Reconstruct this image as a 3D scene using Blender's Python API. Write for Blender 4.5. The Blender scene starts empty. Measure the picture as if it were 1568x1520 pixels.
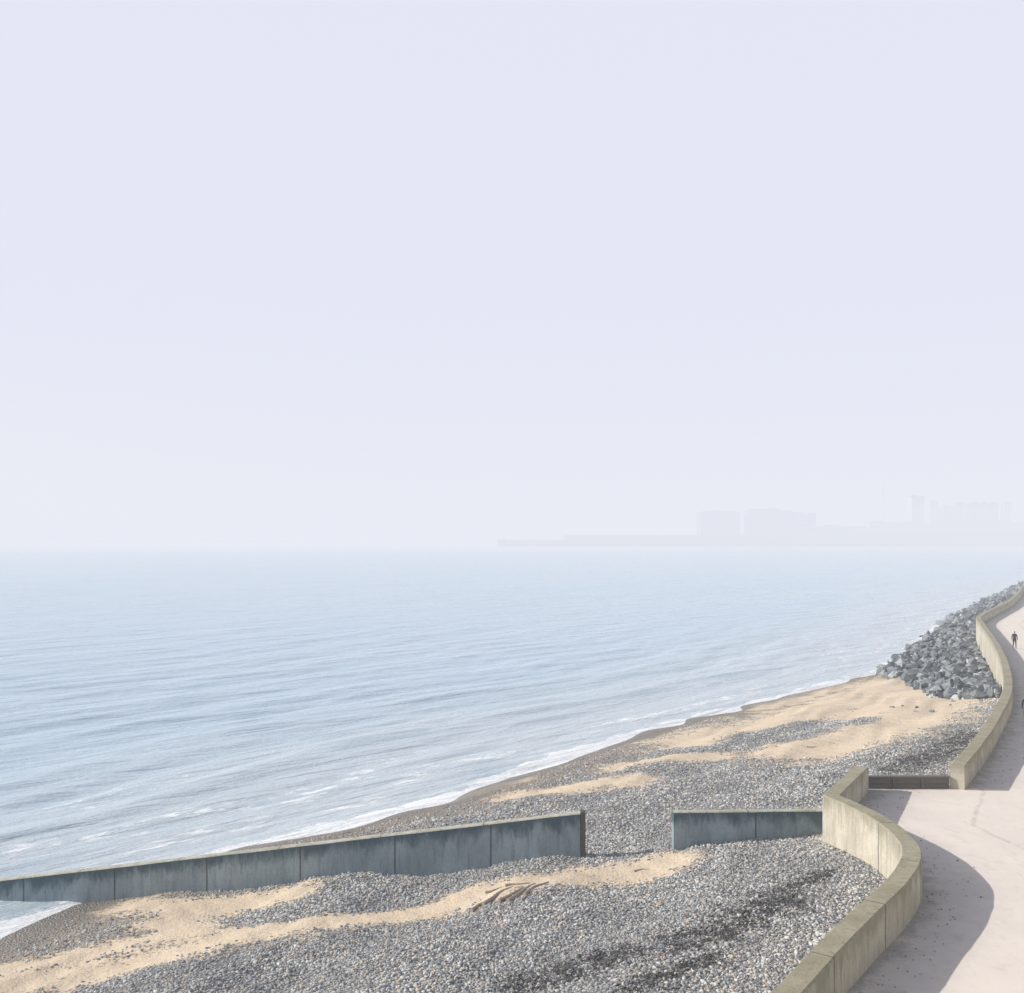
import bpy, bmesh, math, random
import numpy as np
from mathutils import Vector, Matrix
random.seed(7); rng=np.random.default_rng(7)
S=bpy.context.scene
S.view_settings.view_transform='Standard'; S.view_settings.look='None'; S.view_settings.exposure=0
SEA=-4.0

# ---------------------------------------------------------------- survey tables (metres)
WL=np.array([(-60,-72),(0,-40),(20,-28),(36.8,-19.2),(40.3,-17.8),(47.7,-12.8),(50.3,-9.8),(55,-4.8),(60.5,-1),(68.8,4.4),(79.8,13.1),(93.7,26),(107,37.6),(111.4,42.3),(143,59.8),(184,82.3),(232,110.8),(292,148),(363,191),(420,236),(600,380),(1500,1050),(3000,2300)],float)
BX=np.array([(-60,-49),(0,-9),(21,5.8),(30,11.6),(38,13.3),(43.4,17.6),(48.7,22.8),(56,27.7),(66,33.5),(81,40.7),(97,47.8),(116,55.8),(129,61.5),(144,70.7),(163,82.7),(191,98.8),(219,114.5),(260,141),(325,182),(420,248),(600,392),(1500,1062),(3000,2312)],float)
PX=np.array([(-60,-49),(0,-9),(21.24,5.93),(23.8,7.75),(26,9.38),(28.4,11.2),(30.5,12.44),(31.96,12.9),(34.2,13.1),(36,12.8),(37.9,12.45),(40.3,13.8),(42.9,15.35),(43.45,15.4),(43.5,19.75),(48.9,23.3),(56.1,27.7),(66.2,33.5),(81,40.7),(97,47.8),(116,55.8),(129,61.5),(144,70.7),(163,82.7),(191,98.8),(219,114.5),(260,141),(325,182),(420,248),(600,392),(1500,1062),(3000,2312)],float)
wl=lambda y:np.interp(y,WL[:,0],WL[:,1])
bx=lambda y:np.interp(y,BX[:,0],BX[:,1])
px=lambda y:np.interp(y,PX[:,0],PX[:,1])
def beach_z(x,y):
    x=np.asarray(x,float);y=np.asarray(y,float)
    w=wl(y);b=bx(y);t=(x-w)/(b-w)
    crest=np.interp(y,[66,92],[3.5,1.9])
    z=np.where(t>0,SEA+crest*np.clip(t,0,1)**0.93,SEA+np.maximum(t*(b-w)*0.09,-4))
    amp=np.clip(t*6,0,1)*np.clip((1-t)*5,0,1)
    n=0.06*np.sin(x*.9+1.3*np.sin(y*.37))+0.05*np.sin(y*1.1+x*.5)+0.035*np.sin(x*2.3-y*1.7+np.sin(x*.8)*2)+0.02*np.sin(x*5.1+y*3.3)
    berm=0.10*np.sin((x-w)*.75+np.sin(y*.15)*1.5)
    cusp=0.09*np.exp(-((x-w)/3.)**2)*np.sin(y*.62+np.sin(y*.23)*2.5)
    return z+amp*(n+berm)+cusp

# ---------------------------------------------------------------- node helpers
def newmat(name):
    m=bpy.data.materials.new(name);m.use_nodes=True
    nt=m.node_tree;nt.nodes.clear()
    out=nt.nodes.new('ShaderNodeOutputMaterial');p=nt.nodes.new('ShaderNodeBsdfPrincipled')
    nt.links.new(p.outputs[0],out.inputs[0]);p.inputs['Roughness'].default_value=.85
    return m,nt,p,out
class N:
    def __init__(s,nt):s.nt=nt
    def lk(s,a,b):
        if isinstance(a,(int,float,tuple)):
            if isinstance(a,tuple) and len(a)==3 and b.type=='RGBA':a=a+(1,)
            b.default_value=a
        else:s.nt.links.new(a,b)
    def math(s,op,a,b=0.,c=None,clamp=False):
        n=s.nt.nodes.new('ShaderNodeMath');n.operation=op;n.use_clamp=clamp
        s.lk(a,n.inputs[0]);s.lk(b,n.inputs[1])
        if c is not None:s.lk(c,n.inputs[2])
        return n.outputs[0]
    def mix(s,f,a,b,bt='MIX'):
        n=s.nt.nodes.new('ShaderNodeMix');n.data_type='RGBA';n.blend_type=bt
        s.lk(f,n.inputs[0]);s.lk(a,n.inputs[6]);s.lk(b,n.inputs[7]);return n.outputs[2]
    def ss(s,v,a,b,lo=0.,hi=1.):
        n=s.nt.nodes.new('ShaderNodeMapRange');n.interpolation_type='SMOOTHSTEP'
        s.lk(v,n.inputs[0]);n.inputs[1].default_value=a;n.inputs[2].default_value=b;n.inputs[3].default_value=lo;n.inputs[4].default_value=hi
        return n.outputs[0]
    def noise(s,vec,scale,det=4,rough=.55,dist=0.):
        n=s.nt.nodes.new('ShaderNodeTexNoise');s.lk(vec,n.inputs['Vector']);n.inputs['Scale'].default_value=scale
        n.inputs['Detail'].default_value=det;n.inputs['Roughness'].default_value=rough;n.inputs['Distortion'].default_value=dist
        return n.outputs[0]
    def vor(s,vec,scale,feat='F1'):
        n=s.nt.nodes.new('ShaderNodeTexVoronoi');n.feature=feat;s.lk(vec,n.inputs['Vector']);n.inputs['Scale'].default_value=scale
        return n
    def obj(s):
        return s.nt.nodes.new('ShaderNodeTexCoord').outputs['Object']
    def uv(s):
        return s.nt.nodes.new('ShaderNodeTexCoord').outputs['UV']
    def attr(s,name):
        n=s.nt.nodes.new('ShaderNodeAttribute');n.attribute_name=name;return n.outputs['Fac']
    def map(s,vec,sc=(1,1,1),rot=(0,0,0)):
        n=s.nt.nodes.new('ShaderNodeMapping');s.lk(vec,n.inputs[0]);n.inputs['Scale'].default_value=sc;n.inputs['Rotation'].default_value=rot
        return n.outputs[0]
    def sep(s,vec):
        n=s.nt.nodes.new('ShaderNodeSeparateXYZ');s.lk(vec,n.inputs[0]);return n.outputs
    def bump(s,h,dist,strg=1.,nrm=None):
        n=s.nt.nodes.new('ShaderNodeBump');s.lk(h,n.inputs['Height']);n.inputs['Distance'].default_value=dist;n.inputs['Strength'].default_value=strg
        if nrm is not None:s.lk(nrm,n.inputs['Normal'])
        return n.outputs[0]

# ---------------------------------------------------------------- mesh helpers
def link(o,parent=None):
    S.collection.objects.link(o)
    if parent:o.parent=parent
    return o
def mesh_np(name,V,F,mats,attrs={},uvs=None,smooth=False,midx=None,parent=None):
    V=np.asarray(V,np.float32);F=np.asarray(F,np.int32);k=F.shape[1]
    me=bpy.data.meshes.new(name)
    me.vertices.add(len(V));me.vertices.foreach_set('co',V.ravel())
    me.loops.add(F.size);me.loops.foreach_set('vertex_index',F.ravel())
    me.polygons.add(len(F));me.polygons.foreach_set('loop_start',np.arange(len(F),dtype=np.int32)*k)
    for m in mats:me.materials.append(m)
    if midx is not None:me.polygons.foreach_set('material_index',np.asarray(midx,np.int32))
    me.update(calc_edges=True)
    me.polygons.foreach_set('use_smooth',np.full(len(F),smooth))
    for a,v in attrs.items():
        at=me.attributes.new(a,'FLOAT','POINT');at.data.foreach_set('value',np.asarray(v,np.float32))
    if uvs is not None:
        u=me.uv_layers.new(name='UVMap');u.data.foreach_set('uv',np.asarray(uvs,np.float32)[F.ravel()].ravel())
    me.update()
    return link(bpy.data.objects.new(name,me),parent)
def grid_faces(nr,nc):
    i=np.arange(nr-1)[:,None]*nc+np.arange(nc-1)[None,:]
    return np.stack([i,i+1,i+nc+1,i+nc],-1).reshape(-1,4)
def box_into(bm,x0,x1,y0,y1,z0,z1,mi=0):
    vs=[bm.verts.new(p) for p in [(x0,y0,z0),(x1,y0,z0),(x1,y1,z0),(x0,y1,z0),(x0,y0,z1),(x1,y0,z1),(x1,y1,z1),(x0,y1,z1)]]
    for f in [(0,3,2,1),(4,5,6,7),(0,1,5,4),(1,2,6,5),(2,3,7,6),(3,0,4,7)]:
        q=bm.faces.new([vs[i] for i in f]);q.material_index=mi
def bm_obj(bm,name,mats,parent=None,smooth=False):
    me=bpy.data.meshes.new(name);bm.to_mesh(me);bm.free()
    for m in mats:me.materials.append(m)
    if smooth:
        for p in me.polygons:p.use_smooth=True
    return link(bpy.data.objects.new(name,me),parent)
def empty(name,loc=(0,0,0)):
    e=bpy.data.objects.new(name,None);e.location=loc;return link(e)

# ---------------------------------------------------------------- materials
def concrete(name,base,dark,L,streak=.6,algae=(.16,.17,.11),topstain=0.,drop=.6):
    m,nt,p,out=newmat(name);n=N(nt);uv=n.uv();o=n.obj();s=n.sep(uv)
    big=n.noise(o,.7,4);fine=n.noise(o,14,4,.7)
    col=n.mix(n.ss(big,.3,.7),base,tuple(c*.72 for c in base))
    wn=nt.nodes.new('ShaderNodeTexWhiteNoise');wn.noise_dimensions='1D'
    fl=n.math('FLOOR',n.math('ADD',n.math('DIVIDE',s[0],L),.5));nt.links.new(fl,wn.inputs['W'])
    col=n.mix(n.math('MULTIPLY',wn.outputs['Value'],.35),col,dark)
    st=n.noise(n.map(uv,(2.2,.35,1)),1.6,5,.65)
    col=n.mix(n.math('MULTIPLY',n.ss(st,.46,.66),streak),col,dark)
    st2=n.noise(n.map(uv,(7,.5,1)),1.3,4,.6)
    col=n.mix(n.math('MULTIPLY',n.ss(st2,.55,.75),streak*.8),col,algae)
    if topstain>0:
        dr=n.math('ADD',n.attr('drop'),n.math('MULTIPLY',n.math('SUBTRACT',n.noise(n.map(uv,(.7,.25,1)),1.7,6,.75),.5),-2.2))
        col=n.mix(n.ss(dr,.05,drop,topstain,0),col,algae)
    col=n.mix(n.ss(fine,.3,.75,0,.4),col,tuple(c*.35 for c in base))
    fr=n.math('FRACT',n.math('DIVIDE',s[0],L))
    d=n.math('ABSOLUTE',n.math('SUBTRACT',fr,.5))
    j=n.ss(d,.5-.045/L,.5-.014/L)
    col=n.mix(n.math('MULTIPLY',j,.8),col,(.05,.05,.05))
    n.lk(col,p.inputs['Base Color'])
    h=n.math('ADD',fine,n.math('MULTIPLY',j,-2))
    n.lk(n.bump(h,.012,.8),p.inputs['Normal'])
    return m
wall_m=concrete('sea_wall_concrete',(.74,.68,.555),(.38,.34,.23),4.2,.65,(.17,.16,.09),.5)
def topmat(name,a,b,c):
    m,nt,p,out=newmat(name);n=N(nt);o=n.obj();s=n.sep(n.uv())
    col=n.mix(n.ss(n.noise(o,1.3,5,.65),.35,.65),a,b)
    col=n.mix(n.ss(n.noise(o,6,5,.7),.5,.72),col,c)
    col=n.mix(n.ss(n.noise(o,30,3,.7),.45,.8,0,.5),col,(.12,.11,.08))
    d=n.math('ABSOLUTE',n.math('SUBTRACT',n.math('FRACT',n.math('DIVIDE',s[0],4.2)),.5))
    col=n.mix(n.ss(d,.4915,.4975,0,.75),col,(.06,.06,.05))
    n.lk(col,p.inputs['Base Color']);n.lk(n.bump(n.noise(o,18,4,.7),.02,.7),p.inputs['Normal']);return m
cop_m=topmat('coping_concrete',(.44,.395,.28),(.34,.305,.2),(.25,.235,.14))
groyne_m=concrete('groyne_concrete',(.40,.48,.52),(.17,.24,.27),3.9,.6,(.025,.07,.09),.92,.7)
gtop_m=topmat('groyne_top',(.58,.56,.49),(.42,.41,.32),(.22,.25,.16))

def weed_f(n,o):
    a=n.math('MULTIPLY',n.math('SUBTRACT',n.noise(n.map(o,(1,1.8,1),(0,0,-.35)),1.4,5,.75),.5),2.4)
    b=n.math('MULTIPLY',n.math('SUBTRACT',n.noise(o,7,4,.8),.5),2.6)
    return n.ss(n.math('ADD',n.attr('weed'),n.math('ADD',a,b)),.76,.98)
# beach
def beach_mat():
    m,nt,p,out=newmat('beach_shingle_and_sand');n=N(nt);o=n.obj()
    flat=n.map(o,(1,1,.3))
    v=n.vor(flat,11.5);hs=nt.nodes.new('ShaderNodeSeparateColor');nt.links.new(v.outputs['Color'],hs.inputs[0])
    r=hs.outputs[0];dist=v.outputs['Distance']
    col=n.mix(r,(.24,.25,.26),(.62,.61,.57))
    col=n.mix(n.ss(hs.outputs[1],.75,.95,0,.6),col,(.48,.385,.28))
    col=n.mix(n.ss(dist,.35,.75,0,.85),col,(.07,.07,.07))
    bign=n.noise(o,.22,3);col=n.mix(n.ss(bign,.35,.7,0,.3),col,(.2,.2,.21))
    sandc=n.mix(n.noise(o,.9,4),(.69,.535,.37),(.82,.685,.51))
    sandc=n.mix(n.ss(n.noise(o,9,5,.8),.50,.70,0,.7),sandc,(.40,.33,.26))
    nb=n.math('MULTIPLY',n.math('SUBTRACT',n.noise(n.map(o,(.6,1.3,1)),.6,5,.7),.5),2.2)
    nb2=n.math('MULTIPLY',n.math('SUBTRACT',n.noise(o,6,4,.75),.5),2.2)
    sf=n.ss(n.math('ADD',n.math('ADD',n.attr('sand'),nb),nb2),.36,.66)
    sh=n.math('ADD',n.attr('shore'),n.math('MULTIPLY',n.math('SUBTRACT',n.noise(o,.5,4),.5),2.5))
    col=n.mix(n.ss(sh,2.,7.,.7,0),col,n.mix(n.noise(o,5,4,.7),(.24,.20,.16),(.48,.39,.30)))
    col2=n.mix(sf,col,sandc)
    col2=n.mix(n.math('MULTIPLY',weed_f(n,o),.85),col2,(.035,.033,.03))
    wet=n.ss(sh,.6,2.4,.85,0.)
    col2=n.mix(wet,col2,n.mix(n.noise(o,3,4),(.15,.13,.11),(.27,.23,.18)))
    n.lk(col2,p.inputs['Base Color']);n.lk(n.ss(sh,.3,2,.35,.9),p.inputs['Roughness'])
    hh=n.math('MULTIPLY',n.math('SUBTRACT',1.,dist),n.ss(sf,0,1,1,.15))
    hh=n.math('ADD',hh,n.math('MULTIPLY',n.noise(o,2.5,5,.7),1.2))
    n.lk(n.bump(hh,.07,1.),p.inputs['Normal']);return m
beach_m=beach_mat()
def stone_mat(name,c0,c1,c2,bsc,weed=False,th=.84):
    m,nt,p,out=newmat(name);n=N(nt);o=n.obj();r=n.attr('rnd')
    col=n.mix(n.ss(r,0,.8),c0,c1);col=n.mix(n.ss(r,th,th+.05),col,c2)
    if not weed:
        col=n.mix(n.ss(n.noise(o,bsc,4,.7),.4,.75,0,.55),col,tuple(c*.5 for c in c0))
        n.lk(n.bump(n.noise(o,bsc*2,3,.7),.3/bsc,.6),p.inputs['Normal'])
    else:
        col=n.mix(n.ss(n.noise(o,.35,3),.4,.65,0,.4),col,(.19,.195,.205))
        col=n.mix(n.math('MULTIPLY',weed_f(n,o),.88),col,(.03,.028,.026))
    n.lk(col,p.inputs['Base Color']);return m
peb_m=stone_mat('shingle_pebbles',(.20,.21,.225),(.70,.695,.66),(.60,.50,.38),20,True)
rock_m=stone_mat('rock_armour_stone',(.07,.085,.095),(.30,.32,.33),(.58,.60,.60),2.2,False,.91)

# ---------------------------------------------------------------- beach terrain
SAND=[([(-22,29),(-16.5,31.3),(-11.8,33.2),(-8.8,34.2)],.95),([(-8.8,34.2),(-4.3,34.9),(.4,36.1),(6.1,37.5)],.8),
 ([(-15.3,38.7),(-11.5,38.3),(-8.5,38.3)],.8),([(-12.3,37.6),(-12.5,36.2),(-11.6,34.5)],1.1),([(-13,35),(-17,33)],.5),
 ([(.2,55.2),(6.9,56)],1.1),([(7.2,61.6),(12.5,61.8)],1.2),([(-4,56.5),(1,60.5)],.4),
 ([(14,69),(19,73.5),(23.7,78),(29,84),(37,96)],3.4),([(28,74),(35,84),(40,98)],4.2),([(17.2,59.6),(22,62.5),(27.4,67),(33.5,77)],2.6),([(11,66.5),(17,66.8)],1.),([(22,86),(33,99)],1.2)]
UNSAND=[([(17.,66.6),(22.8,70)],1.5),([(11,64.2),(16,64.2)],.6),([(-8.5,35.9),(-4,36.6)],.5)]
WEED=[([(5.2,29.3),(7,30.6),(8.8,32)],.9),([(.2,27.6),(3.6,29)],.7),([(20.5,51.5),(24,54.5),(28,59.5)],1.3),([(3.2,26.3),(5.5,27.8)],.5),([(9.3,33),(11,34.5)],.4)]
def capmask(x,y,L,soft=.9):
    r=np.zeros_like(x)
    for pts,w in L:
        for (ax,ay),(cx,cy) in zip(pts[:-1],pts[1:]):
            dx,dy=cx-ax,cy-ay;t=np.clip(((x-ax)*dx+(y-ay)*dy)/(dx*dx+dy*dy),0,1)
            d=np.hypot(x-ax-t*dx,y-ay-t*dy)
            r=np.maximum(r,np.clip(1.-(d-w)/(w*soft+.25)*.5-.25,0,1))
    return r
def sandmask(x,y):return np.clip(capmask(x,y,SAND)-capmask(x,y,UNSAND),0,1)
ys=np.concatenate([np.arange(-60,16,2.),np.arange(16,100,.22),np.arange(100,160,1.),np.geomspace(160,2900,60)])
tt=np.concatenate([np.linspace(-.6,-.05,12),np.linspace(-.04,1.0,170),[1.04,1.12,1.3]])
Y=np.repeat(ys[:,None],len(tt),1);W=wl(Y);B=bx(Y);X=W+(B-W)*tt[None,:]
Z=beach_z(X,Y)
V=np.stack([X,Y,Z],-1).reshape(-1,3)
xf,yf=V[:,0],V[:,1]
mesh_np('beach',V,grid_faces(len(ys),len(tt)),[beach_m],{'sand':sandmask(xf,yf),'weed':capmask(xf,yf,WEED),'shore':(xf-wl(yf))*.72},smooth=True)

# ---------------------------------------------------------------- scatter
def scatter(name,protos,P,SC,mat,rnd,tiltmax=1.,weed=None):
    Vs=[];Fs=[];R=[];Wd=[];off=0;n=len(P)
    idx=rng.integers(0,len(protos),n)
    a=rng.uniform(0,2*math.pi,n);b=rng.normal(0,tiltmax,n);c=rng.normal(0,tiltmax,n)
    ca,sa,cb,sb,cc,sc=np.cos(a),np.sin(a),np.cos(b),np.sin(b),np.cos(c),np.sin(c)
    Rz=np.zeros((n,3,3));Rz[:,0,0]=ca;Rz[:,0,1]=-sa;Rz[:,1,0]=sa;Rz[:,1,1]=ca;Rz[:,2,2]=1
    Rx=np.zeros((n,3,3));Rx[:,0,0]=1;Rx[:,1,1]=cb;Rx[:,1,2]=-sb;Rx[:,2,1]=sb;Rx[:,2,2]=cb
    Ry=np.zeros((n,3,3));Ry[:,1,1]=1;Ry[:,0,0]=cc;Ry[:,0,2]=sc;Ry[:,2,0]=-sc;Ry[:,2,2]=cc
    M=Rx@Ry@Rz
    for k,(pv,pf) in enumerate(protos):
        s=np.where(idx==k)[0]
        if len(s)==0:continue
        v=pv[None]*SC[s][:,None,:]
        v=np.einsum('nij,nkj->nki',M[s],v)+P[s][:,None,:]
        f=pf[None]+(np.arange(len(s))*len(pv))[:,None,None]+off
        Vs.append(v.reshape(-1,3));Fs.append(f.reshape(-1,3));R.append(np.repeat(rnd[s],len(pv)));off+=len(s)*len(pv)
        if weed is not None:Wd.append(np.repeat(weed[s],len(pv)))
    at={'rnd':np.concatenate(R)}
    if weed is not None:at['weed']=np.concatenate(Wd)
    return mesh_np(name,np.concatenate(Vs),np.concatenate(Fs),[mat],at)
def ico_proto(j,lvl=1):
    bm=bmesh.new();bmesh.ops.create_icosphere(bm,subdivisions=lvl,radius=1)
    for v in bm.verts:v.co*=1+random.uniform(-j,j)
    v=np.array([q.co[:] for q in bm.verts]);f=np.array([[w.index for w in q.verts] for q in bm.faces]);bm.free();return v,f
def hull_proto():
    bm=bmesh.new()
    for i in range(11):
        d=Vector((random.uniform(-1,1),random.uniform(-1,1),random.uniform(-1,1)))
        m=max(abs(c) for c in d);d=d/m*random.uniform(.82,1)
        bm.verts.new(d)
    r=bmesh.ops.convex_hull(bm,input=bm.verts)
    bmesh.ops.delete(bm,geom=[g for g in set(r['geom_interior']+r['geom_unused']) if isinstance(g,bmesh.types.BMVert)],context='VERTS')
    bmesh.ops.triangulate(bm,faces=bm.faces[:]);bm.verts.index_update()
    v=np.array([q.co[:] for q in bm.verts]);f=np.array([[w.index for w in q.verts] for q in bm.faces]);bm.free();return v,f
pp=[ico_proto(.22) for _ in range(12)]
def pebbles(n,y0,y1,smin,smax):
    y=rng.uniform(y0,y1,n);w=wl(y);x=w+(px(y)-w)*rng.uniform(.02,1,n)
    keep=(x<px(y)-.35)&(x>-.55*y-2)&(x<.56*y+2)
    keep&=rng.uniform(0,1,n)>sandmask(x,y)*1.12+.1*np.sin(x*1.7+y)*np.sin(y*2.1)
    keep&=(x-w)*.72>rng.uniform(1.,5.,n)
    x,y=x[keep],y[keep];n=len(x)
    s=rng.uniform(smin,smax,n)*rng.uniform(.5,1.25,n)
    SC=np.stack([s*1.25,s*.95,s*.65],-1)
    P=np.stack([x,y,beach_z(x,y)+s*.1],-1)
    return P,SC
a=pebbles(100000,17,45,.032,.066);b=pebbles(45000,45,80,.045,.08)
P=np.concatenate([a[0],b[0]]);SC=np.concatenate([a[1],b[1]])
scatter('shingle_pebbles',pp,P,SC,peb_m,rng.uniform(0,1,len(P)),.4,capmask(P[:,0],P[:,1],WEED))

# rock armour
hp=[hull_proto() for _ in range(26)]
def rocks(y0,y1,n,s0,s1,edge=None):
    y=rng.uniform(y0,y1,n);hi=px(y)-.5
    lo=wl(y)+.1+.8*np.sin(y*.4)+.5*np.sin(y*1.1)
    if edge:lo=np.maximum(lo,np.interp(y,[e[0] for e in edge],[e[1] for e in edge]))
    k=hi>lo;y,hi,lo=y[k],hi[k],lo[k];u=rng.uniform(0,1,len(y));x=lo+(hi-lo)*u
    s=rng.uniform(s0,s1,len(y))*rng.uniform(.6,1.25,len(y))
    z=np.maximum(beach_z(x,y),SEA-.3)+.02+np.minimum(u,.6)*.65+rng.uniform(-.3,.4,len(y))
    z=np.where(u>.6,z-.6*(u-.6)/.4,z)
    SC=np.stack([s*rng.uniform(.8,1.4,len(y)),s*rng.uniform(.7,1.1,len(y)),s*rng.uniform(.5,.9,len(y))],-1)
    return np.stack([x,y,z],-1),SC
E=[(74,42),(77,36),(82,35),(90,37.5),(100,39),(108,40),(112,42)]
r1=rocks(76,145,3600,.3,.62,E);r2=rocks(145,420,3600,.45,.95);r3=rocks(380,700,700,1.2,2.2)
sx=rng.uniform(28,38,18);sy=rng.uniform(70,78,18);kk=sx<px(sy)-1;sx,sy=sx[kk],sy[kk]
r4=(np.stack([sx,sy,beach_z(sx,sy)+.03],-1),np.repeat(rng.uniform(.08,.2,len(sx))[:,None],3,1))
P=np.concatenate([r1[0],r2[0],r3[0],r4[0]]);SC=np.concatenate([r1[1],r2[1],r3[1],r4[1]])
scatter('rock_armour',hp,P,SC,rock_m,rng.uniform(0,1,len(P)),.6)

# ---------------------------------------------------------------- swept walls
def catmull(pts,step=.5):
    pts=[np.array(p,float) for p in pts];out=[]
    Q=[2*pts[0]-pts[1]]+pts+[2*pts[-1]-pts[-2]]
    for i in range(1,len(Q)-2):
        p0,p1,p2,p3=Q[i-1:i+3];k=max(2,int(np.linalg.norm(p2-p1)/step))
        for j in range(k):
            t=j/k;out.append(.5*((2*p1)+(-p0+p2)*t+(2*p0-5*p1+4*p2-p3)*t*t+(-p0+3*p1-3*p2+p3)*t**3))
    out.append(pts[-1]);return out
def sweep(name,pts,thick,mats,zbot=-5.,ch=.035,parent=None):
    pts=np.array(pts);n=len(pts);xy=pts[:,:2];zt=pts[:,2]
    seg=np.diff(xy,axis=0);L=np.linalg.norm(seg,axis=1);d=seg/L[:,None];arc=np.concatenate([[0],np.cumsum(L)])
    nn=np.stack([-d[:,1],d[:,0]],-1);N0=np.concatenate([nn[:1],nn]);N1=np.concatenate([nn,nn[-1:]])
    m=N0+N1;m/=np.linalg.norm(m,axis=1)[:,None];m/=np.maximum((m*N0).sum(1),.5)[:,None]
    h=thick/2
    prof=[(h,None),(h,-.6),(h,-ch),(h-ch,0),(-h+ch,0),(-h,-ch),(-h,-.6),(-h,None)]
    V=[];UV=[];DR=[]
    for i in range(n):
        for k,(o,dz) in enumerate(prof):
            jit=random.uniform(-.006,.006)
            z=zbot if dz is None else zt[i]+dz
            if dz is not None and dz>-.1:z+=random.uniform(-.008,.008)
            V.append((xy[i,0]+m[i,0]*(o+jit),xy[i,1]+m[i,1]*(o+jit),z));UV.append((arc[i]+.3,z));DR.append(zt[i]-z)
    K=len(prof);F=[];MI=[]
    for i in range(n-1):
        for k in range(K-1):
            F.append((i*K+k,i*K+k+1,(i+1)*K+k+1,(i+1)*K+k));MI.append(1 if k in(2,3,4) else 0)
    for i in(0,n-1):
        q=i*K
        for k in range(3):
            F.append((q+k,q+k+1,q+K-2-k,q+K-1-k));MI.append(0)
    o=mesh_np(name,V,F,mats,{'drop':DR},uvs=UV,midx=MI,parent=parent)
    bm=bmesh.new();bm.from_mesh(o.data);bmesh.ops.recalc_face_normals(bm,faces=bm.faces);bm.to_mesh(o.data);bm.free()
    return o
near=catmull([(-49,-60,1.2),(-9,0,1.2),(2,16,1.2),(5.93,21.24,1.2),(7.75,23.8,1.2),(9.38,26,1.2),(11.2,28.4,1.2),(12.44,30.5,1.2),(12.95,32.2,1.2),(13.05,34.2,1.2),(12.8,36,1.2),(12.35,37.9,1.18)],.45)
near+= [np.array((12.35+(15.4-12.35)*t,37.9+(43.2-37.9)*t,1.18-.13*t)) for t in np.linspace(.12,1,9)]
sweep('sea_wall',near,.6,[wall_m,cop_m])
far=[(float(x),float(y),1.05) for y,x in PX if y>43.47]
far[0]=(19.72,43.4,1.05)
far=catmull(far[:18],1.2)
sweep('sea_wall',far,.6,[wall_m,cop_m])
g1=[(2.75+( -40-2.75)*t,39.4+1.6*(42.75/24.1)*t,.1-3.25*(42.75/24.1)*t) for t in np.linspace(0,1,60)]
sweep('groyne',g1,.38,[groyne_m,gtop_m],-8)
g2=[(13.3-(13.3-6.4)*t,39.45-.45*t,.2+.04*t) for t in np.linspace(0,1,14)]
sweep('groyne',g2,.34,[groyne_m,gtop_m],-3)
bm=bmesh.new();box_into(bm,2.76,2.94,39.15,39.65,-2.5,.14)
bmesh.ops.bevel(bm,geom=bm.edges[:],offset=.025,segments=2,affect='EDGES')
po=bm_obj(bm,'groyne_end_post',[topmat('groyne_post',(.2,.2,.17),(.12,.13,.11),(.3,.3,.24))])

# flood boards across slipway
m_w,nt,p,_=newmat('weathered_timber');n=N(nt);o=n.obj()
n.lk(n.mix(n.noise(n.map(o,(1,8,8)),2,5,.7),(.07,.065,.06),(.22,.19,.16)),p.inputs['Base Color']);n.lk(n.bump(n.noise(n.map(o,(1,9,9)),4,4),.02,.7),p.inputs['Normal'])
e=empty('flood_boards')
bm=bmesh.new()
for i,z in enumerate([-.9,-.62,-.34,-.06,.22]):
    box_into(bm,15.72,19.4,43.46+.006*(i%2),43.6+.006*(i%2),z,z+.27)
bmesh.ops.bevel(bm,geom=bm.edges[:],offset=.012,segments=1,affect='EDGES');bm_obj(bm,'boards',[m_w],e)
bm=bmesh.new()
box_into(bm,15.7,19.42,43.42,43.66,.495,.56);bm_obj(bm,'cap_rail',[gtop_m],e)
bm=bmesh.new()
for x in(16.9,18.15):box_into(bm,x,x+.09,43.37,43.45,0,.49)
bm_obj(bm,'posts',[m_w],e)

# ---------------------------------------------------------------- promenade
m,nt,p,_=newmat('promenade_concrete');n=N(nt);uv=n.uv();o=n.obj();s=n.sep(uv)
col=n.mix(n.ss(n.noise(o,.35,5,.6),.3,.7),(.93,.825,.73),(.86,.765,.68))
col=n.mix(n.ss(n.noise(n.map(o,(1,.45,1),(0,0,.3)),2.5,5,.7),.5,.75,0,.5),col,(.66,.585,.515))
col=n.mix(n.ss(n.noise(o,40,3,.7),.5,.8,0,.35),col,(.55,.51,.46))
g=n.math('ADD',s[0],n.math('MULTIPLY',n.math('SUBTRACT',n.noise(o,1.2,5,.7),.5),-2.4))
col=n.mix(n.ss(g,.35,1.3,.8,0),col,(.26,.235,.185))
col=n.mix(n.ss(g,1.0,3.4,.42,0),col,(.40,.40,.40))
d=n.math('ABSOLUTE',n.math('SUBTRACT',n.math('ADD',s[0],n.math('MULTIPLY',n.noise(o,.3,3),.5)),5.6))
col=n.mix(n.math('MULTIPLY',n.ss(d,.03,.16,.5,0),n.ss(n.noise(o,1.5,4),.3,.6)),col,(.5,.45,.38))
cr=n.vor(n.map(o,(.12,.12,1)),1.,'DISTANCE_TO_EDGE').outputs['Distance']
wob=n.math('ADD',cr,n.math('MULTIPLY',n.math('SUBTRACT',n.noise(o,1.,5),.5),.05))
col=n.mix(n.math('MULTIPLY',n.ss(n.math('ABSOLUTE',wob),.0,.0025,.4,0),n.ss(n.noise(o,.4,2),.5,.6)),col,(.35,.31,.26))
n.lk(col,p.inputs['Base Color']);n.lk(n.bump(n.noise(o,25,3,.7),.01,.6),p.inputs['Normal']);prom_m=m
yy=np.unique(np.concatenate([PX[:,0],np.arange(-60,150,1.),np.geomspace(150,3000,60)]))
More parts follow.
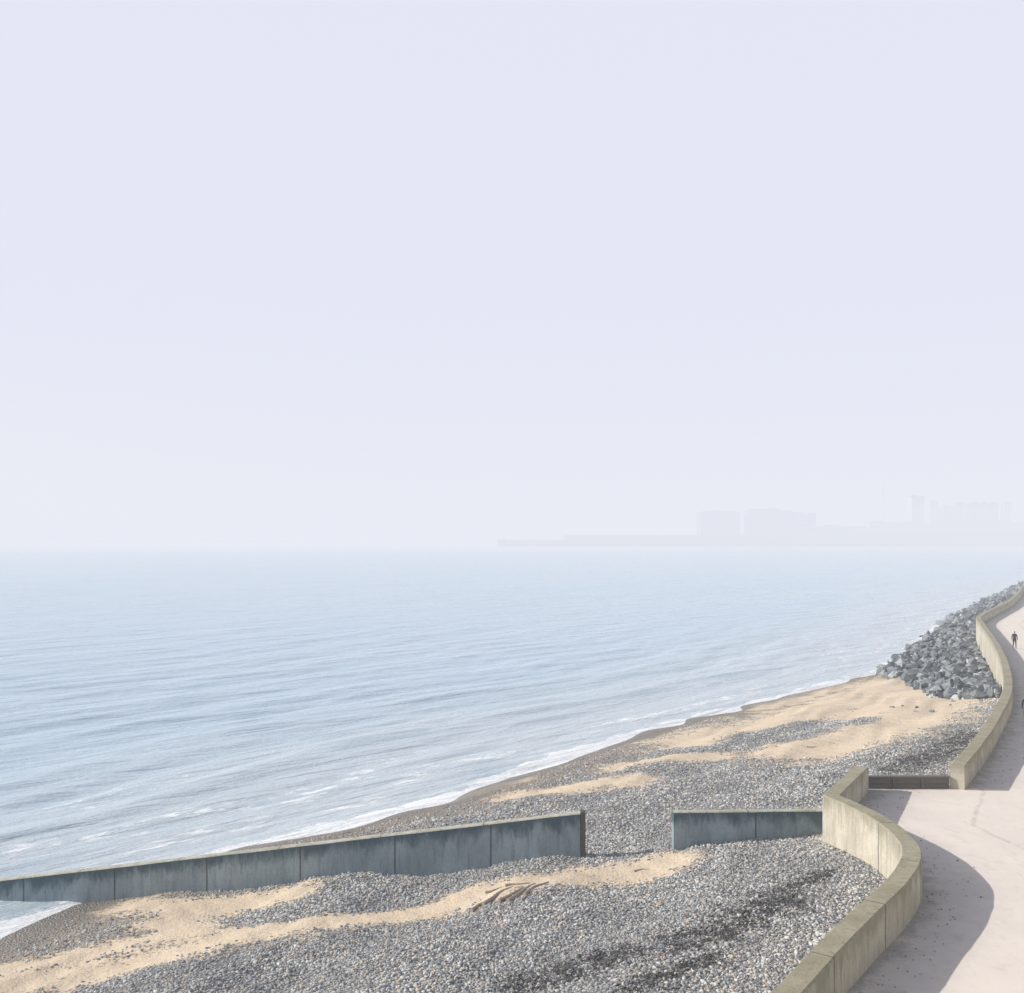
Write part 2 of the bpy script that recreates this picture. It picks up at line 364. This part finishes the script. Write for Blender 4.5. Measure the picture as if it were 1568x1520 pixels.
off=np.array([0,.5,1,1.5,2,3,4,6,8,10,12.])
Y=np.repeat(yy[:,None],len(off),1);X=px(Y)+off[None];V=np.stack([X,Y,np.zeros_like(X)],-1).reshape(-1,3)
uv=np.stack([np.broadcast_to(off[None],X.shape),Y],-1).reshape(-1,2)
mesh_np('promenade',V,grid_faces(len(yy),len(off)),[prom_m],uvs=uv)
bm=bmesh.new();box_into(bm,15.45,19.6,43.66,43.9,-1.2,-.05);bm_obj(bm,'slipway_kerb',[cop_m])
# a few windblown pebbles on the promenade
y=rng.uniform(22,60,500);x=px(y)+.4+np.abs(rng.normal(0,.9,500));s=rng.uniform(.012,.035,500)
scatter('loose_gravel',pp,np.stack([x,y,s*.4],-1),np.stack([s*1.2,s,s*.7],-1),peb_m,rng.uniform(0,1,500),.3,np.zeros(500))

# cliff / grass land inland
m,nt,p,_=newmat('grassy_cliff');n=N(nt);o=n.obj()
nz=nt.nodes.new('ShaderNodeNewGeometry');sn=n.sep(nz.outputs['Normal'])
gr=n.mix(n.noise(o,.3,5,.7),(.06,.085,.03),(.13,.13,.06));ck=n.mix(n.noise(o,.8,5,.7),(.62,.6,.54),(.42,.4,.33))
n.lk(n.mix(n.ss(n.math('ADD',sn[2],n.math('MULTIPLY',n.math('SUBTRACT',n.noise(o,.5,5),.5),.6)),.6,.8),ck,gr),p.inputs['Base Color']);cl_m=m
yy2=np.concatenate([np.arange(-60,160,2.),np.geomspace(160,3000,60)])
off=np.array([12.,12.6,14,16,18,20,24,40,100,400,1500,4000]);zz=np.array([-.02,.8,3.5,6,8,9,9.6,10,12,18,30,60])
Y=np.repeat(yy2[:,None],len(off),1);k=(off[None]>12)&(off[None]<30)
J=.9*np.sin(Y*.4+off[None])+.7*np.sin(Y*1.3+off[None]*2)
ext=np.interp(Y,[-60,20,60,3000],[6,6,0,0])*(off[None]>12)
X=px(Y)+off[None]+np.where(k,J*.6,0)+ext;Zc=np.repeat(zz[None],len(yy2),0)+np.where(k,J*.3,0)
mesh_np('cliff_terrain',np.stack([X,Y,Zc],-1).reshape(-1,3),grid_faces(len(yy2),len(off)),[cl_m],smooth=True)

# ---------------------------------------------------------------- sea
m,nt,p,_=newmat('sea_water');n=N(nt);o=n.obj()
rot=n.map(o,(1,1,1),(0,0,math.radians(-42)))   # x' runs along the wave crests
w1=n.noise(n.map(rot,(.06,.42,1)),1.,3,.5,.3)
w2=n.noise(n.map(rot,(.4,1.7,1)),1.,4,.6,.2)
w3=n.noise(n.map(o,(1.5,3.2,1)),1.6,3,.65)
h=n.math('ADD',n.math('MULTIPLY',w1,1.05),n.math('ADD',n.math('MULTIPLY',w2,.34),n.math('MULTIPLY',w3,.10)))
n.lk(n.bump(h,.8,.72),p.inputs['Normal'])
sh=n.attr('shore')
big=n.noise(n.map(rot,(.010,.03,1)),1.,3,.6)
col=n.mix(n.ss(big,.3,.7),(.43,.62,.76),(.50,.65,.76))
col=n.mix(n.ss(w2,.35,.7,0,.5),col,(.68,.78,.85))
col=n.mix(n.ss(sh,0,34,.7,0),col,(.66,.70,.71))
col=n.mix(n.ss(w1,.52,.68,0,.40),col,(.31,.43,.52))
fn=n.noise(n.map(rot,(.35,.9,1)),1.6,6,.72);fn2=n.noise(o,2.6,5,.75)
fn3=n.noise(n.map(rot,(.03,.06,1)),1.,3)
shn=n.math('ADD',sh,n.math('ADD',n.math('MULTIPLY',n.math('SUBTRACT',n.noise(o,.28,3),.5),2.6),n.math('MULTIPLY',n.math('SUBTRACT',n.noise(o,1.6,4,.7),.5),1.2)))
f1=n.math('MULTIPLY',n.ss(shn,.8,1.15,1,0),n.ss(fn2,.25,.45))
def band(c,w,th):
    d=n.math('ABSOLUTE',n.math('SUBTRACT',n.math('ADD',sh,n.math('MULTIPLY',n.math('SUBTRACT',n.noise(o,.09,3),.5),10.)),c))
    return n.math('MULTIPLY',n.ss(d,0,w,1,0),n.ss(fn,th,th+.08))
f2=n.math('MULTIPLY',band(3.6,1.3,.49),n.ss(fn3,.36,.5));f3=n.math('MULTIPLY',band(8,2.2,.51),n.ss(fn3,.44,.54));f4=n.math('MULTIPLY',band(15,2.4,.56),n.ss(fn3,.48,.58))
lace=n.math('MULTIPLY',n.ss(sh,1,9,.35,0),n.ss(fn,.53,.66))
f=n.math('MAXIMUM',n.math('MAXIMUM',f1,f2),n.math('MAXIMUM',f3,n.math('MAXIMUM',f4,lace)))
sp=n.math('MULTIPLY',n.ss(n.noise(n.map(rot,(.3,2.2,1)),1.3,4,.7),.62,.74),.5)
f=n.math('MAXIMUM',f,sp)
col=n.mix(n.math('MULTIPLY',f,.92),col,(.94,.95,.95))
n.lk(col,p.inputs['Base Color']);n.lk(n.ss(f,0,1,.22,.8),p.inputs['Roughness']);p.inputs['IOR'].default_value=1.33
sea_m=m
xs=np.concatenate([-np.geomspace(30000,95,26),np.arange(-90,130,.6),np.arange(130,330,3),np.geomspace(340,30000,24)])
ysea=np.concatenate([-np.geomspace(12000,5,14),np.arange(0,175,.6),np.arange(175,420,3),np.geomspace(430,30000,34)])
X,Y=np.meshgrid(xs,ysea)
d=(wl(Y)-X)*.72
fade=np.clip(1-(np.hypot(X,Y)-90)/120,0,1)*np.clip(d/10,0,1)
wv=.17*np.sin(d*2*math.pi/9.5+1.2*np.sin(Y*.05)+.8*np.sin(X*.11))**3+.05*np.sin(d*2*math.pi/3.7+np.sin(X*.2+Y*.13)*2)
swash=(np.exp(-((d-.7)/.55)**2)*.10+.08*np.sin(Y*.55+np.sin(Y*.21)*3)*np.exp(-(d/2.5)**2))*(np.hypot(X,Y)<200)
V=np.stack([X,Y,SEA+wv*fade+swash],-1).reshape(-1,3)
mesh_np('sea',V,grid_faces(len(ysea),len(xs)),[sea_m],{'shore':d.ravel()},smooth=True)

# ---------------------------------------------------------------- distant harbour town
def plain(name,c,r=.85,bs=0):
    m,nt,p,_=newmat(name);n=N(nt);o=n.obj()
    n.lk(n.mix(n.noise(o,.05,4),c,tuple(q*.7 for q in c)),p.inputs['Base Color']);p.inputs['Roughness'].default_value=r;return m
m_bw=plain('harbour_concrete',(.12,.18,.24));m_b1=plain('render_wall',(.15,.22,.30));m_b2=plain('pale_render',(.62,.64,.66))
m_gl,nt,p,_=newmat('window_glass');p.inputs['Base Color'].default_value=(.03,.04,.05,1);p.inputs['Roughness'].default_value=.15
m_rf=plain('roof_slate',(.10,.13,.17))
K=2850/1500
def bu(u):return (u-784)*K
def building(name,x0,x1,y,z1,depth=60,floor=6.,mat=None,roofs=None):
    e=empty(name,((x0+x1)/2,y,0));w=(x1-x0)/2;mat=mat or m_b1
    bm=bmesh.new();box_into(bm,-w,w,0,depth,-1,z1);bm_obj(bm,'walls',[mat],e)
    bm=bmesh.new();nf=max(1,int((z1-4)/floor));nw=max(2,int(2*w/8))
    for i in range(nf):
        z=3+i*floor
        for k in range(nw):
            cx=-w+(k+.5)*2*w/nw;box_into(bm,cx-1.9,cx+1.9,-.4,.5,z+1,z+floor-1.8)
    bm_obj(bm,'windows',[m_gl],e)
    bm=bmesh.new()
    for i in range(nf):box_into(bm,-w-.8,w+.8,-1.6,-.41,2.4+i*floor,2.9+i*floor)
    bm_obj(bm,'balcony_slabs',[m_b2],e)
    bm=bmesh.new();box_into(bm,-w-1,w+1,-1.2,depth+1,z1+.02,z1+1.6)
    for a,b2,h in roofs or [(.2,.5,4)]:
        box_into(bm,-w+2*w*a,-w+2*w*b2,8,depth-8,z1+1.62,z1+1.62+h)
    bm_obj(bm,'roof',[m_rf],e)
zt=lambda v,y:11+(828-v)*y/1500
building('apartment_block',bu(1073),bu(1133),2850,zt(785,2850),roofs=[(.08,.9,4),(.3,.5,6)])
building('apartment_block',bu(1147),bu(1212),2850,zt(782,2850),roofs=[(.05,.75,5),(.5,.65,7)])
building('apartment_block',bu(1213),bu(1251),2860,zt(786,2850),roofs=[(.05,.6,3)])
building('harbour_warehouse',bu(1256),bu(1330),2870,zt(806,2850),floor=9)
building('terrace_building',bu(1336),bu(1378),2870,zt(800,2850),mat=m_b2)
building('terrace_building',bu(1380),bu(1450),2870,zt(801,2850),mat=m_b2)
building('terrace_building',bu(1452),bu(1640),2880,zt(800,2850),mat=m_b2)
building('tower_block',bu(1424),bu(1444),2980,zt(760,2950),depth=35,mat=m_b2)
building('tower_block',bu(1460),bu(1468),2990,zt(767,2950),depth=20,mat=m_b2)
e=empty('harbour_mast',(bu(1351),2840,0))
bm=bmesh.new()
for sx,sy in((-1,-1),(1,-1),(1,1),(-1,1)):
    vs=[bm.verts.new(q) for q in[(sx*1.5-.15,sy*1.5,0),(sx*1.5+.15,sy*1.5,0),(sx*.2+.15,sy*.2,zt(745,2850)),(sx*.2-.15,sy*.2,zt(745,2850))]];bm.faces.new(vs)
for i in range(13):
    z=i*12;r=1.5-1.2*z/170;box_into(bm,-r,r,-.15,.15,z,z+.4)
bm_obj(bm,'lattice',[m_bw],e)
hx=[(1478,779),(1490,775),(1502,777),(1514,770),(1528,772),(1541,768),(1556,767),(1572,764),(1590,762)]
for u,v in hx:building('hillside_house_row',bu(u)-9,bu(u)+12,3020+random.uniform(-8,30),min(zt(v,3000),128),depth=20,mat=random.choice([m_b1,m_b2]),roofs=[(.1,.9,3)])
xs=np.linspace(500,6000,120);yv=np.linspace(2890,6500,50);X,Y=np.meshgrid(xs,yv)
Z=-6+np.clip((X-900)/900,0,1)**1.3*85*np.clip((Y-2880)/260,0,1)+8*np.sin(X*.006)*np.clip((X-900)/600,0,1)+np.clip((Y-2880)/30,0,1)*6
mesh_np('headland_hill',np.stack([X,Y,Z],-1).reshape(-1,3),grid_faces(len(yv),len(xs)),[plain('downland',(.10,.12,.07))],smooth=True)
e=empty('harbour_breakwater')
bm=bmesh.new()
x0,x1=bu(862),bu(1750)
box_into(bm,x0,x1,2790,2812,16,27);box_into(bm,x0,x1,2794,2808,-8,16)
box_into(bm,bu(1270),x1,2788,2814,27.02,31)
box_into(bm,bu(762),x0-.01,2796,2806,-8,14);box_into(bm,bu(770),bu(774),2798,2804,14.02,19)
for i in range(int((x1-x0)/17)):
    box_into(bm,x0+i*17,x0+i*17+6,2784,2789.98,-8,24)
bm_obj(bm,'harbour_arm',[m_bw],e)
bm=bmesh.new()
for i in range(60):box_into(bm,x0+i*26,x0+i*26+.8,2791,2792,27.01,31)
bm_obj(bm,'railing_posts',[m_bw],e)

# ---------------------------------------------------------------- driftwood timbers
e=empty('driftwood_timbers')
m_dw,nt,p,_=newmat('driftwood');n=N(nt);o=n.obj()
n.lk(n.mix(n.noise(n.map(o,(3,3,3)),3,5,.7),(.20,.16,.14),(.52,.42,.36)),p.inputs['Base Color'])
def log_into(bm,x,y,a,L,r):
    z=float(beach_z(x,y))+r*.3;ns=7;rings=[]
    ux,uy=math.cos(a),math.sin(a);ph=random.uniform(0,6)
    for i in range(ns):
        s=(i/(ns-1)-.5)*L;cx=x+ux*s-uy*.06*math.sin(i*.9+ph);cy=y+uy*s+ux*.06*math.sin(i*.9+ph)
        cz=float(beach_z(cx,cy))*.5+z*.5;rr=r*(1-.45*i/(ns-1))*random.uniform(.85,1.1)
        rings.append([bm.verts.new((cx-uy*rr*math.cos(t),cy+ux*rr*math.cos(t),cz+rr*math.sin(t))) for t in [k*math.pi/4 for k in range(8)]])
    for a1,b1 in zip(rings[:-1],rings[1:]):
        for k in range(8):bm.faces.new((a1[k],a1[(k+1)%8],b1[(k+1)%8],b1[k]))
    bm.faces.new(rings[0]);bm.faces.new(rings[-1][::-1])
bm=bmesh.new()
for (x,y,a,L,r) in [(-.95,34.75,.95,1.5,.065),(-.5,35.1,.9,1.8,.08),(0,35.0,.8,1.3,.065),(.35,35.15,.95,1.8,.08),(.85,35.3,.9,1.4,.065),(.2,35.9,.15,.9,.05),(-.6,35.8,.3,.8,.045),(.6,34.6,.7,.8,.04),(4.9,37.2,.2,.6,.04),(1.6,34.7,1.2,.6,.04),(18.5,60.5,.3,.7,.06),(20,61.5,2.,.5,.05)]:
    log_into(bm,x,y,a,L,r)
bmesh.ops.recalc_face_normals(bm,faces=bm.faces)
bm_obj(bm,'logs',[m_dw],e)

# ---------------------------------------------------------------- people
def flatm(name,c,r=.8):
    m,nt,p,_=newmat(name);n=N(nt);o=n.obj()
    n.lk(n.mix(n.noise(o,9,4),c,tuple(q*.7 for q in c)),p.inputs['Base Color']);p.inputs['Roughness'].default_value=r;return m
skin_m=flatm('skin',(.45,.28,.2),.5);hair_m=flatm('hair',(.03,.02,.015));shoe_m=flatm('shoe_leather',(.03,.03,.03),.5)
def skinned(name,verts,edges,rad,root,parent,mats,assign=None,sub=2):
    me=bpy.data.meshes.new(name);me.from_pydata(verts,edges,[]);o=link(bpy.data.objects.new(name+'_tmp',me))
    sk=o.modifiers.new('s','SKIN');sk.use_smooth_shade=True
    for i,r in enumerate(rad):
        me.skin_vertices[0].data[i].radius=(r,r) if not isinstance(r,tuple) else r
        me.skin_vertices[0].data[i].use_root=(i==root)
    q=o.modifiers.new('u','SUBSURF');q.levels=sub;q.render_levels=sub
    dg=bpy.context.evaluated_depsgraph_get();dg.update()
    nm=bpy.data.meshes.new_from_object(o.evaluated_get(dg));nm.name=name
    bpy.data.objects.remove(o)
    nm.materials.clear()
    for m in mats:nm.materials.append(m)
    for f in nm.polygons:
        f.use_smooth=True
        if assign:f.material_index=assign(f.center)
    return link(bpy.data.objects.new(name,nm),parent)
def person(loc,rotz,coat,trous,s=1.):
    e=empty('walking_person',loc);e.rotation_euler=(0,0,rotz);e.scale=(s,s,s)
    Vv=[(0,0,.95),(0,.01,1.12),(0,.01,1.33),(0,.0,1.46),(0,.015,1.53),
     (-.09,0,.88),(-.10,.17,.50),(-.10,.27,.11),(-.11,.42,.05),
     (.09,0,.88),(.10,.0,.49),(.10,-.26,.17),(.11,-.17,.05),
     (-.19,0,1.40),(-.24,-.08,1.12),(-.235,.02,.88),(.19,0,1.40),(.24,.02,1.12),(.235,.17,.91)]
    Ed=[(0,1),(1,2),(2,3),(3,4),(0,5),(5,6),(6,7),(7,8),(0,9),(9,10),(10,11),(11,12),(3,13),(13,14),(14,15),(3,16),(16,17),(17,18)]
    R=[(.15,.11),(.14,.10),(.16,.115),(.10,.08),.05,.09,.062,.042,.038,.09,.062,.042,.038,.065,.05,.034,.065,.05,.034]
    def asg(c):
        if c.z>1.5:return 2
        if c.z>.86:return 0
        if c.z<.1 or (c.y>.3 and c.z<.12):return 3
        return 1
    skinned('body',Vv,Ed,R,0,e,[coat,trous,skin_m,shoe_m],asg)
    bm=bmesh.new();bmesh.ops.create_uvsphere(bm,u_segments=20,v_segments=14,radius=1)
    for v in bm.verts:
        v.co.x*=.076;v.co.z*=.118;v.co.y*=.098
        if v.co.z<-.04:v.co.x*=.82;v.co.y*=.88
        v.co+=Vector((0,.02,1.64))
    for f in bm.faces:
        c=f.calc_center_median();f.material_index=1 if (c.z>1.69 or (c.y<.015 and c.z>1.58)) else 0
    def blob(p,r,mi):
        q=bmesh.ops.create_icosphere(bm,subdivisions=1,radius=1)
        for v in q['verts']:
            v.co=Vector((v.co.x*r[0],v.co.y*r[1],v.co.z*r[2]))+Vector(p)
        for f in {f for v in q['verts'] for f in v.link_faces}:f.material_index=mi
    blob((0,.118,1.625),(.012,.018,.022),0)
    for sx in(-1,1):
        blob((sx*.028,.106,1.65),(.011,.008,.007),1);blob((sx*.076,.01,1.635),(.01,.02,.03),0)
    blob((0,.108,1.585),(.022,.008,.005),2)
    bm_obj(bm,'head',[skin_m,hair_m,flatm('lips',(.35,.13,.11))],e,True)
    for nm,w in(('hand_left',Vector((-.235,.02,.88))),('hand_right',Vector((.235,.17,.91)))):
        sx=-1 if w.x<0 else 1
        vs=[w,w+Vector((0,.012,-.05)),w+Vector((0,.02,-.09))];ed=[(0,1),(1,2)];rr=[.024,(.018,.034),(.014,.034)]
        for k,L in enumerate((.066,.078,.072,.055)):
            yo=.028-.018*k;b0=len(vs)
            vs+=[w+Vector((0,.02+yo,-.1)),w+Vector((-sx*.008,.022+yo,-.1-L*.5)),w+Vector((-sx*.025,.022+yo,-.1-L))]
            ed+=[(2,b0),(b0,b0+1),(b0+1,b0+2)];rr+=[.0095,.0085,.007]
        b0=len(vs);vs+=[w+Vector((-sx*.012,.045,-.055)),w+Vector((-sx*.02,.062,-.09))];ed+=[(1,b0),(b0,b0+1)];rr+=[.011,.009]
        skinned(nm,[v[:] for v in vs],ed,rr,0,e,[skin_m],None,1)
    return e
person((51.3,100,.0),math.radians(160),flatm('dark_coat',(.02,.022,.03)),flatm('dark_trousers',(.025,.025,.03)),1.02)
person((30.95,58.9,.0),math.radians(150),flatm('navy_coat',(.03,.035,.06)),flatm('black_trousers',(.02,.02,.02)),1.)

# ---------------------------------------------------------------- haze, sky, sun, camera
HZ=(.815,.84,.92)
m=bpy.data.materials.new('sea_haze');m.use_nodes=True;nt=m.node_tree;nt.nodes.clear()
out=nt.nodes.new('ShaderNodeOutputMaterial');ab=nt.nodes.new('ShaderNodeVolumeAbsorption');em=nt.nodes.new('ShaderNodeEmission');ad=nt.nodes.new('ShaderNodeAddShader')
D=.00096
ab.inputs['Color'].default_value=(0,0,0,1);ab.inputs['Density'].default_value=D
em.inputs[0].default_value=HZ+(1,);em.inputs[1].default_value=D
nt.links.new(ab.outputs[0],ad.inputs[0]);nt.links.new(em.outputs[0],ad.inputs[1]);nt.links.new(ad.outputs[0],out.inputs['Volume'])
bm=bmesh.new();box_into(bm,-14000,14000,-9000,14000,-30,112);bm_obj(bm,'sea_haze',[m])

el=math.radians(28.5);dirv=Vector((1,-.07,-math.tan(el)*1.0025))
L=bpy.data.lights.new('sun','SUN');L.energy=5;L.angle=math.radians(.5);L.color=(1,.96,.89)
so=link(bpy.data.objects.new('sun',L));so.rotation_euler=dirv.to_track_quat('-Z','Y').to_euler();so.location=(-60,5,40)
w=bpy.data.worlds.new('World');S.world=w;w.use_nodes=True;nt=w.node_tree;nt.nodes.clear();n=N(nt)
sky=nt.nodes.new('ShaderNodeTexSky');sky.sky_type='NISHITA';sky.sun_disc=False;sky.sun_elevation=el;sky.sun_rotation=math.radians(274);sky.air_density=1.;sky.dust_density=1.
b1=nt.nodes.new('ShaderNodeBackground');b1.inputs[1].default_value=.06;nt.links.new(sky.outputs[0],b1.inputs[0])
b2=nt.nodes.new('ShaderNodeBackground');b2.inputs[1].default_value=1.
tc=nt.nodes.new('ShaderNodeTexCoord');sz=n.sep(tc.outputs['Generated'])
hc=n.mix(n.ss(sz[2],.0,.22),HZ,(.79,.80,.94))
glow=n.math('MULTIPLY',n.ss(sz[2],0.,.2,1,0),n.ss(sz[0],-.6,-.1,1.,0))
hc=n.mix(n.math('MULTIPLY',glow,.6),hc,(.87,.90,.93))
n.lk(hc,b2.inputs[0])
mx=nt.nodes.new('ShaderNodeMixShader');n.lk(n.ss(sz[2],.5,.62,.97,.05),mx.inputs[0])
nt.links.new(b1.outputs[0],mx.inputs[1]);nt.links.new(b2.outputs[0],mx.inputs[2])
wo=nt.nodes.new('ShaderNodeOutputWorld');nt.links.new(mx.outputs[0],wo.inputs[0])

c=bpy.data.cameras.new('camera');c.sensor_width=36;c.lens=36*1500/1568;c.shift_y=68/1568;c.clip_end=60000;c.clip_start=.1
co=link(bpy.data.objects.new('camera',c));co.location=(0,0,11);co.rotation_euler=(math.pi/2,0,0);S.camera=co
